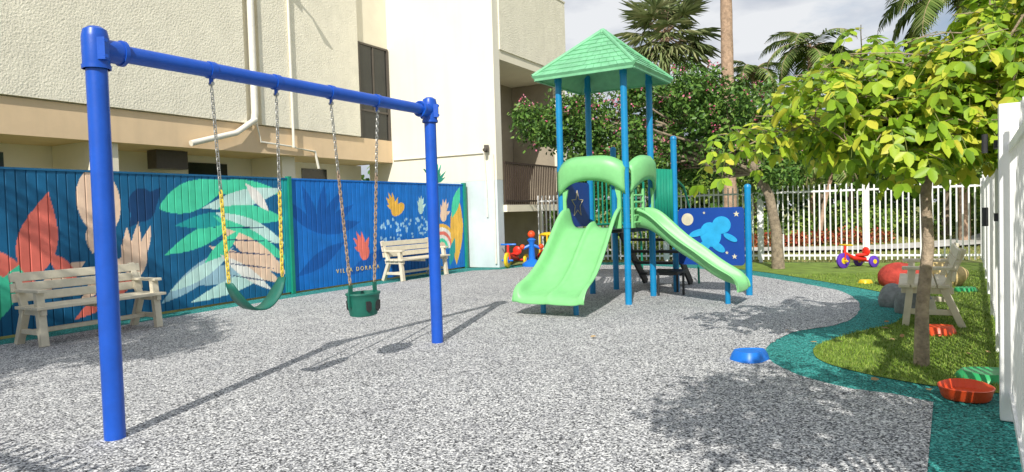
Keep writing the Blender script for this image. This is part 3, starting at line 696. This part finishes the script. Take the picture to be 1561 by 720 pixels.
mb.add(cc+ci+[ap,api],[(0,1,8),(1,2,8),(2,3,8),(3,0,8),(4,5,9),(5,6,9),(6,7,9),(7,4,9),(0,1,5,4),(1,2,6,5),(2,3,7,6),(3,0,4,7)])
for i in range(4): mb.beam(ci[i]+V((0,0,.03)),ci[(i+1)%4]+V((0,0,.03)),.04,.07)
mb.build('canopy_shell',m_roof,pg)

# ---------------------------------------------------------------- trees
def limb(mb,p0,p1,r0,r1,sag=.0,k=6,jit=.03):
    p0=V(p0);p1=V(p1); pts=[];rd=[]
    for i in range(k+1):
        t=i/k; q=p0.lerp(p1,t)+V((0,0,sag*math.sin(math.pi*t)))
        if 0<i<k: q+=V((random.gauss(0,jit),random.gauss(0,jit),random.gauss(0,jit)))
        pts.append(q);rd.append(r0+(r1-r0)*t)
    mb.tube(pts,rd,8); return pts
tg=group('rosewood_tree',(3.44,5.8,0)); mb=MB()
tr=[(3.44,5.80,0),(3.45,5.80,.5),(3.50,5.79,1.0),(3.49,5.80,1.45),(3.53,5.80,1.85)]
mb.tube(tr,[.062,.05,.046,.042,.036],12)
ends=[(2.15,5.7,2.0),(2.5,5.3,2.3),(2.6,6.1,2.45),(3.2,5.3,2.5),(3.4,6.3,2.8),(3.9,5.6,2.95),(4.3,5.3,3.05),(4.7,6.1,3.15),(4.4,6.3,2.5),(2.95,5.3,2.0),(3.8,5.1,2.1),(2.4,6.2,2.0),(3.0,5.9,2.6),(4.2,5.9,2.25),(4.0,4.9,2.75),(2.75,5.6,2.3),(2.7,5.5,1.85),(3.25,5.35,1.9),(3.95,5.5,1.95),(4.3,5.0,2.35),(4.5,5.7,2.8),(3.6,5.4,2.6),(3.1,5.6,1.85),(4.4,5.3,2.05)]
tips=[]
for e in ends:
    st_=V(tr[3]).lerp(V(tr[4]),random.uniform(.2,1)); pts=limb(mb,st_,e,.022,.006,.18,7,.025)
    for q in pts[2:]: 
        for r_ in range(2):
            q2=q+V((random.gauss(0,.24),random.gauss(0,.24),random.gauss(.05,.13))); limb(mb,q,q2,.006,.003,.02,3,.01); tips.append((q,q2))
mb.build('trunk_and_limbs',mat('young_tree_bark',(.36,.28,.20),.95,.3,14,.8,40),tg,smooth=True)
pos=[];dr=[];nr=[];sz=[]; rach=MB()
for (a,b) in tips:
    for r_ in range(3 if b.x<3.9 else 4):
        q=a.lerp(b,random.uniform(.3,1.0)); an=random.uniform(0,2*math.pi); hd=V((math.cos(an),math.sin(an),0)); Lr=random.uniform(.22,.38)
        side=V((-hd.y,hd.x,0)); pp=[q]
        nlf=random.randint(4,5)
        for i in range(1,nlf+1):
            t=i/nlf; p=q+hd*Lr*t*.85+V((0,0,.06*math.sin(t*2)-Lr*.8*t*t)); tang=(p-pp[-1]).normalized(); pp.append(p)
            up_=tang.cross(side).normalized()
            if up_.z<0: up_=-up_
            for s in(-1,1):
                dd=(side*s+tang*.45+V((0,0,-.35))+V((random.gauss(0,.15),random.gauss(0,.15),random.gauss(0,.15)))).normalized()
                pos.append(p);dr.append(dd);nr.append(up_+V((random.gauss(0,.25),random.gauss(0,.25)-.35,0)));sz.append(random.uniform(.08,.14))
            if i==nlf: pos.append(p);dr.append(tang);nr.append(up_);sz.append(.135)
        rach.tube(pp,.002,3)
rach.build('leaf_stalks',mat('leaf_stalk',(.22,.25,.06),.7),tg)
m_near=leafmat('yellow_green_leaves',[(.12,.23,.02),(.21,.37,.025),(.32,.49,.035),(.46,.58,.045),(.68,.62,.08)],.33,.42)
scatter('leaves',[tuple(p) for p in pos],np.array([tuple(p) for p in dr]),np.array([tuple(p) for p in nr]),np.array(sz),m_near,LEAF,tg,wid=.95)
fgp=group('flowering_tree',(5.79,15.0,0)); mb=MB()
mb.tube([(5.79,15.0,0),(5.76,15.0,.8),(5.62,15.0,1.6),(5.3,15.1,2.3)],[.14,.115,.10,.09],12)
cs=[]
for i in range(110):
    a=random.uniform(0,2*math.pi); rr=random.random()**.5; x=3.55+3.3*rr*math.cos(a); y=15.9+1.6*rr*math.sin(a)
    lo=2.0+max(0,2.3-x)*.75; zt=4.6-1.4*((x-3.4)/3.6)**2; z=random.uniform(lo,max(zt-.3,lo+.25))
    cs.append(((x,y,z),random.uniform(.26,.55)))
for cc_,r_ in cs[::4]: limb(mb,(5.35,15.1,2.1),cc_,.045,.012,.2,6,.08)
mb.build('trunk_and_limbs',m_bark,fgp,smooth=True)
m_fl=leafmat('dark_green_leaves',[(.04,.09,.02),(.07,.16,.03),(.12,.24,.04),(.21,.34,.07)],.2,.42)
P,D,Nn_=clumps(cs,320); scatter('leaves',P,D,Nn_,rng.uniform(.07,.13,len(P)),m_fl,LEAF,fgp,wid=.9)
fp_=[]
for i in range(260):
    cc_,r_=random.choice(cs); u=V((random.gauss(0,.7),-abs(random.gauss(0,1)),random.gauss(.5,.7))).normalized(); b0=V(cc_)+u*r_*1.02
    for j in range(8): fp_.append(tuple(b0+V((random.gauss(0,.045),random.gauss(0,.045),random.gauss(0,.05)))))
fp_=np.array(fp_); scatter('blossoms',fp_,rng.normal(size=fp_.shape),rng.normal(size=fp_.shape),.05,leafmat('pink_blossom',[(.60,.08,.18),(.75,.18,.30),(.82,.35,.45)],.2),LEAF,fgp,wid=1.4)
m_bg=leafmat('mixed_green_leaves',[(.06,.13,.02),(.13,.23,.035),(.22,.34,.06),(.36,.44,.10)],.2,.5)
def tree(loc,Hh,Rr,m,n=26,per=230,sz=.2,name='shade_tree',low=.35):
    g=group(name,loc); mb=MB(); x,y,z=loc; mb.tube([(x,y,0),(x+.1,y,Hh*.3),(x,y+.1,Hh*.55)],[.16,.12,.09],8); cs=[]
    for i in range(n):
        a=random.uniform(0,2*math.pi); rr=Rr*random.random()**.5; zz=random.uniform(Hh*low,Hh*(1-.35*(rr/Rr)**2)); p=(x+rr*math.cos(a),y+rr*math.sin(a),zz); cs.append((p,random.uniform(.2,.38)*Rr))
        if i%4==0: limb(mb,(x,y+.05,Hh*.5),p,.06,.015,.1,5,.06)
    mb.build('trunk_and_limbs',m_bark,g,smooth=True); P,D,N_=clumps(cs,per); scatter('leaves',P,D,N_,rng.uniform(sz*.6,sz*1.2,len(P)),m,LEAF,g)
for loc,Hh,Rr,m in(((9.5,27,0),5.6,2.4,m_bg),((13.5,30,0),7.0,2.8,m_fl),((17,27,0),6.2,2.6,m_bg),((21.5,31,0),8.0,3.4,m_bg),((5.5,30,0),5.6,2.8,m_fl),((19.5,23.5,0),5.4,2.2,m_bg),((1.5,31,0),5.0,2.5,m_fl),((15.5,21.5,0),4.8,1.9,m_bg),((26,29,0),8,3.3,m_fl)):
    tree(loc,Hh,Rr,m)
def shrubs(name,pts,m,r,sz,per=260):
    cs=[]
    for x,y in pts:
        for k in range(3): cs.append(((x+random.gauss(0,r*.5),y+random.gauss(0,r*.4),random.uniform(.35,.9)*r*1.2),random.uniform(.6,1)*r))
    P,D,N_=clumps(cs,per); P[:,2]=np.abs(P[:,2]); scatter(name,P,D,N_,rng.uniform(sz*.6,sz*1.2,len(P)),m)
shrubs('garden_hedge',[(x,25.2+.12*x+random.gauss(0,.4)) for x in np.arange(2,24,.9)],m_bg,.75,.16,170)
shrubs('background_tree_line',[(x,40+random.gauss(0,1.2)) for x in np.arange(-6,52,2.6)],m_fl,3.2,.5,330)
m_redl=leafmat('red_groundcover_leaves',[(.25,.04,.02),(.42,.07,.04),(.16,.14,.04),(.55,.16,.06)],.1)
shrubs('red_flower_bed',[(x,22.6+.15*(x-8)) for x in np.arange(7.5,12.5,.45)],m_redl,.28,.1,140)
shrubs('low_shrub',[(x,19.6-.3*(x-3)+random.gauss(0,.1)) for x in np.arange(2.5,6.5,.5)],m_bg,.35,.1,170)
g=group('shade_tree',(2.5,-.9,0)); mb=MB(); mb.tube([(2.5,-.9,0),(2.3,-.6,1.3),(1.8,0,2.5),(1.4,.4,3.0)],[.1,.08,.06,.04],10); cs=[]
for i in range(26):
    a=random.uniform(0,6.28); rr=random.random()**.6; p=(1.2+1.0*rr*math.cos(a),.25+1.2*rr*math.sin(a),random.uniform(3.1,3.8)); cs.append((p,random.uniform(.22,.36))); limb(mb,(1.6,.2,2.8),p,.02,.006,.05,4,.03)
mb.build('trunk_and_limbs',m_bark,g,smooth=True); P,D,N_=clumps(cs,120); scatter('leaves',P,D,N_,rng.uniform(.08,.13,len(P)),m_near,LEAF,g)
g=group('shade_tree',(-8.2,.4,0)); mb=MB(); mb.tube([(-8.2,.4,0),(-7.8,.7,2),(-7,1.2,4)],[.16,.13,.08],10); cs=[]
for i in range(40):
    a=random.uniform(0,6.28); rr=random.random()**.5; p=(-6.75+1.75*rr*math.cos(a),1.3+2.2*rr*math.sin(a),random.uniform(4.4,6.2)); cs.append((p,random.uniform(.35,.6))); limb(mb,(-7.2,1.1,3.8),p,.04,.01,.1,4,.05)
mb.build('trunk_and_limbs',m_bark,g,smooth=True); P,D,N_=clumps(cs,220); scatter('leaves',P,D,N_,rng.uniform(.1,.16,len(P)),m_bg,LEAF,g)

# ---------------------------------------------------------------- palms
m_pf=leafmat('palm_frond',[(.08,.14,.03),(.14,.22,.05),(.22,.30,.08),(.34,.38,.15)],.2,.4)
m_ff=leafmat('fan_frond',[(.15,.20,.08),(.23,.30,.12),(.33,.38,.17),(.46,.46,.24)],.25,.4)
def palm(loc,Hh,r0,r1,kind,nf,FL,name,lean=(0,0)):
    g=group(name,loc); x,y,_=loc; mb=MB(); k=22
    mb.tube([(x+lean[0]*(i/k)**1.5,y+lean[1]*(i/k),Hh*i/k) for i in range(k+1)],[(r0+(r1-r0)*i/k)*(1+.05*(i%2)) for i in range(k+1)],12)
    top_=V((x+lean[0],y+lean[1],Hh)); pos=[];dr=[];nr=[];sz=[]
    if kind=='feather': mb.tube([top_,top_+V((0,0,.7))],[r1*1.3,r1*.5],10)
    for f in range(nf):
        az_=f*2.39996+random.uniform(-.2,.2); el=math.radians(random.uniform(-50,80) if kind=='fan' else random.uniform(-15,75)); hd=V((math.cos(az_),math.sin(az_),0)); side=V((-hd.y,hd.x,0))
        if kind=='fan':
            d0=(hd*math.cos(el)+V((0,0,math.sin(el)))); hub=top_+d0*FL*.5+V((0,0,-.1*(1-math.sin(el)))); mb.tube([top_,hub],[.02,.012],4)
            nb=24
            for b in range(nb):
                a=math.radians(-120+240*b/(nb-1)); dd=(d0*math.cos(a)+side*math.sin(a)); dd=dd+V((random.gauss(0,.06),random.gauss(0,.06),-.25+random.gauss(0,.1)))
                pos.append(hub);dr.append(dd);nr.append(d0.cross(side)+V((random.gauss(0,.3),random.gauss(0,.3),0)));sz.append(FL*.5*random.uniform(.8,1.12)*(1-.25*abs(a)/2))
        else:
            base=top_+V((0,0,.5)); q=base.copy(); pts=[q.copy()]; e=el; ns_=16
            for i in range(ns_):
                q=q+(hd*math.cos(e)+V((0,0,math.sin(e))))*FL/ns_; e-=math.radians(7.5); pts.append(q.copy())
            mb.tube(pts,[.022*(1-.8*i/ns_) for i in range(ns_+1)],4)
            for i in range(2,ns_+1):
                t=(pts[i]-pts[i-1]).normalized()
                for sub in(0,.33,.66):
                    p=pts[i-1].lerp(pts[i],sub)
                    for s in(-1,1):
                        dd=side*s+t*.6+V((0,0,-.35+random.gauss(0,.15))); pos.append(p);dr.append(dd);nr.append(t.cross(side*s)*s+V((0,0,.2)));sz.append(FL*.27*math.sin(math.pi*(.15+.8*i/ns_))*random.uniform(.85,1.1))
    mb.build('trunk',m_palmtrunk,g,smooth=True)
    scatter('fronds',[tuple(p) for p in pos],np.array([tuple(p) for p in dr]),np.array([tuple(p) for p in nr]),np.array(sz),m_ff if kind=='fan' else m_pf,BLADE,g,wid=.5)
palm((6.4,28,0),8.3,.2,.17,'fan',50,2.4,'fan_palm')
palm((7.62,24,0),13.5,.24,.17,'fan',36,2.0,'fan_palm')
palm((13.1,30,0),7.6,.14,.10,'feather',15,2.6,'feather_palm')
palm((11.0,31,0),6.8,.12,.09,'feather',13,2.3,'feather_palm')
palm((15.8,32,0),7.4,.12,.09,'feather',13,2.4,'feather_palm')
palm((14.8,22.5,0),7.6,.17,.13,'feather',22,3.3,'coconut_palm')
palm((18.2,24,0),8.0,.17,.13,'feather',22,3.3,'coconut_palm',(.4,0))
palm((10.5,23.5,0),2.2,.08,.06,'feather',12,1.4,'feather_palm',(.5,.2))

# ---------------------------------------------------------------- rocks, toys, small things
def rock(name,loc,r,m,seed):
    bm=bmesh.new(); bmesh.ops.create_icosphere(bm,subdivisions=4,radius=1); rs=np.random.default_rng(seed); A=rs.normal(size=(9,3))*1.6; ph=rs.uniform(0,6,9)
    for v in bm.verts:
        co=np.array(v.co); s=1+sum(.055*math.sin(A[i]@co*1.3+ph[i]) for i in range(9))*.8; v.co=V((co[0]*r[0]*s,co[1]*r[1]*s,co[2]*r[2]*s))
    me=bpy.data.meshes.new(name); bm.to_mesh(me); bm.free(); me.materials.append(m); me.polygons.foreach_set('use_smooth',[True]*len(me.polygons))
    ob=bpy.data.objects.new(name,me); ob.location=loc; link(ob)
rock('red_boulder',(6.46,11.35,.12),(.37,.3,.27),mat('red_stone',(.42,.05,.035),.9,.3,6,.8,20,dirt=.2),1)
rock('yellow_boulder',(7.05,11.3,.12),(.42,.38,.30),mat('ochre_stone',(.58,.44,.20),.9,.3,6,.8,20,dirt=.3),2)
rock('gray_boulder',(5.00,8.62,.1),(.20,.25,.27),mat('gray_stone',(.26,.27,.27),.9,.3,6,.8,20,dirt=.3),3)
rock('gray_boulder',(5.12,9.2,.08),(.2,.22,.2),bpy.data.materials['gray_stone'],5)
def stone(loc,r,h,m,rz,lob=.1,hollow=False):
    mb=MB(); pr=[(r,0),(r*.99,.008),(r*.9,h*.6),(r*.78,h),(r*.70,h*1.0),(r*.66,h*.93),(r*.2,h*.96),(.01,h*.96)]
    if hollow: pr=[(r*.80,0),(r*.86,.01),(r*.95,h*.75),(r*1.0,h),(r*.95,h*1.03),(r*.88,h*.8),(r*.76,h*.35),(.01,h*.3)]
    mb.lathe(loc,pr,36,1.1,.9,lob,3,rz); mb.build('balance_stepping_stone',m,smooth=True)
stone((2.13,6.22,0),.165,.085,m_bluep,.4); stone((3.17,4.82,0),.19,.085,m_orange,1.0,.05,True); stone((3.66,5.32,0),.2,.06,m_greenp,.2)
stone((4.42,7.15,0),.165,.085,m_orange,.2); stone((6.05,11.8,0),.11,.06,m_yel,.2); stone((6.85,10.4,0),.16,.06,m_greenp,.2)
def wheel(mb,c,r,w_,ax_):
    ax_=V(ax_).normalized(); c=V(c); mb.tube([c-ax_*w_/2,c-ax_*w_*.35,c+ax_*w_*.35,c+ax_*w_/2],[r*.9,r,r,r*.9],18)
def trike(loc,rz,mats,s=1):
    g=group('toy_tricycle',loc,rz)
    mb=MB(); mb.tube([(.30*s,0,.46*s),(.33*s,0,.16*s)],.028*s,10); mb.tube([(.30*s,0,.30*s),(.1*s,0,.2*s),(-.22*s,0,.16*s)],[.035*s,.045*s,.05*s],10)
    mb.tube([(-.25*s,-.17*s,.12*s),(-.25*s,.17*s,.12*s)],.022*s,8); mb.tube([(.36*s,-.05*s,.15*s),(.34*s,-.045*s,.3*s),(.34*s,.045*s,.3*s),(.36*s,.05*s,.15*s)],.016*s,8)
    mb.build('body_frame',mats[0],g,smooth=True,local=True)
    mb=MB(); mb.ell((-.12*s,0,.25*s),(.13*s,.10*s,.04*s),14); mb.ell((-.25*s,0,.31*s),(.035*s,.10*s,.10*s),14); mb.build('seat',mats[0],g,smooth=True,local=True)
    mb=MB(); mb.tube([(.27*s,-.16*s,.47*s),(.30*s,-.1*s,.47*s),(.30*s,.1*s,.47*s),(.27*s,.16*s,.47*s)],.018*s,8); mb.tube([(.36*s,-.12*s,.15*s),(.36*s,.12*s,.15*s)],.02*s,8); mb.build('handlebar_and_pedals',mats[2],g,smooth=True,local=True)
    mb=MB(); wheel(mb,(.36*s,0,.155*s),.155*s,.06*s,(0,1,0)); 
    for q in(-1,1): wheel(mb,(-.25*s,q*.19*s,.12*s),.12*s,.06*s,(0,1,0))
    mb.build('wheels',mats[1],g,smooth=True,local=True)
    mb=MB(); wheel(mb,(.36*s,0,.155*s),.07*s,.075*s,(0,1,0))
    for q in(-1,1): wheel(mb,(-.25*s,q*.19*s,.12*s),.05*s,.075*s,(0,1,0))
    mb.build('hubs',mats[2],g,smooth=True,local=True)
trike((7.38,14.75,0),math.radians(200),[m_red,m_purple,m_yel],1.05)
trike((.02,17.85,0),math.radians(250),[m_red,m_yel,m_bluep],1.25)
g=group('toy_activity_stand',(.50,17.75,0)); mb=MB(); mb.lathe((.50,17.75,0),[(.26,0),(.26,.06),(.18,.12),(.09,.18),(.07,.6),(.12,.68),(.03,.74)],18); mb.tube([(.28,17.75,.46),(.50,17.75,.56),(.72,17.75,.46)],.04,8); mb.build('stand',m_bluep,g,smooth=True)
mb=MB(); mb.ell((.50,17.75,.82),(.10,.10,.10)); mb.ell((.26,17.75,.50),(.07,.07,.07)); mb.ell((.74,17.75,.50),(.07,.07,.07)); mb.build('balls',m_orange,g,smooth=True)
def coupe(loc,rz):
    g=group('toy_car',loc,rz); mb=MB(); mb.ell((0,0,.28),(.42,.24,.16),18); mb.box((.02,0,.22),(.7,.4,.14)); mb.build('body',m_red,g,smooth=True,local=True,bevel=.03)
    mb=MB(); mb.ell((-.03,0,.80),(.26,.23,.06),18)
    for a in(-.22,.16):
        for b in(-.18,.18): mb.tube([(a,b,.3),(a*.9,b*.95,.80)],.022,8)
    mb.build('roof',m_yel,g,smooth=True,local=True)
    mb=MB()
    for a in(-.26,.26):
        for b in(-.22,.22): wheel(mb,(a,b,.1),.1,.07,(0,1,0))
    mb.build('wheels',m_black,g,smooth=True,local=True)
coupe((.98,18.0,0),math.radians(-60))
N=16; x=rng.uniform(2.9,4.4,N); y=rng.uniform(5.3,8,N); x[0],y[0]=.82,7.45; x[1],y[1]=2.75,5.3; x[2],y[2]=3.0,4.95
d=np.stack([rng.normal(size=N),rng.normal(size=N),rng.uniform(-.05,.15,N)],1); nr_=np.stack([rng.normal(0,.25,N),rng.normal(0,.25,N),np.ones(N)],1)
scatter('fallen_leaves',np.stack([x,y,np.full(N,.02)],1),d,nr_,rng.uniform(.05,.10,N),leafmat('dry_leaf',[(.35,.18,.07),(.45,.28,.12),(.5,.36,.18),(.3,.18,.09)],.1,.7),LEAF)
print('done')
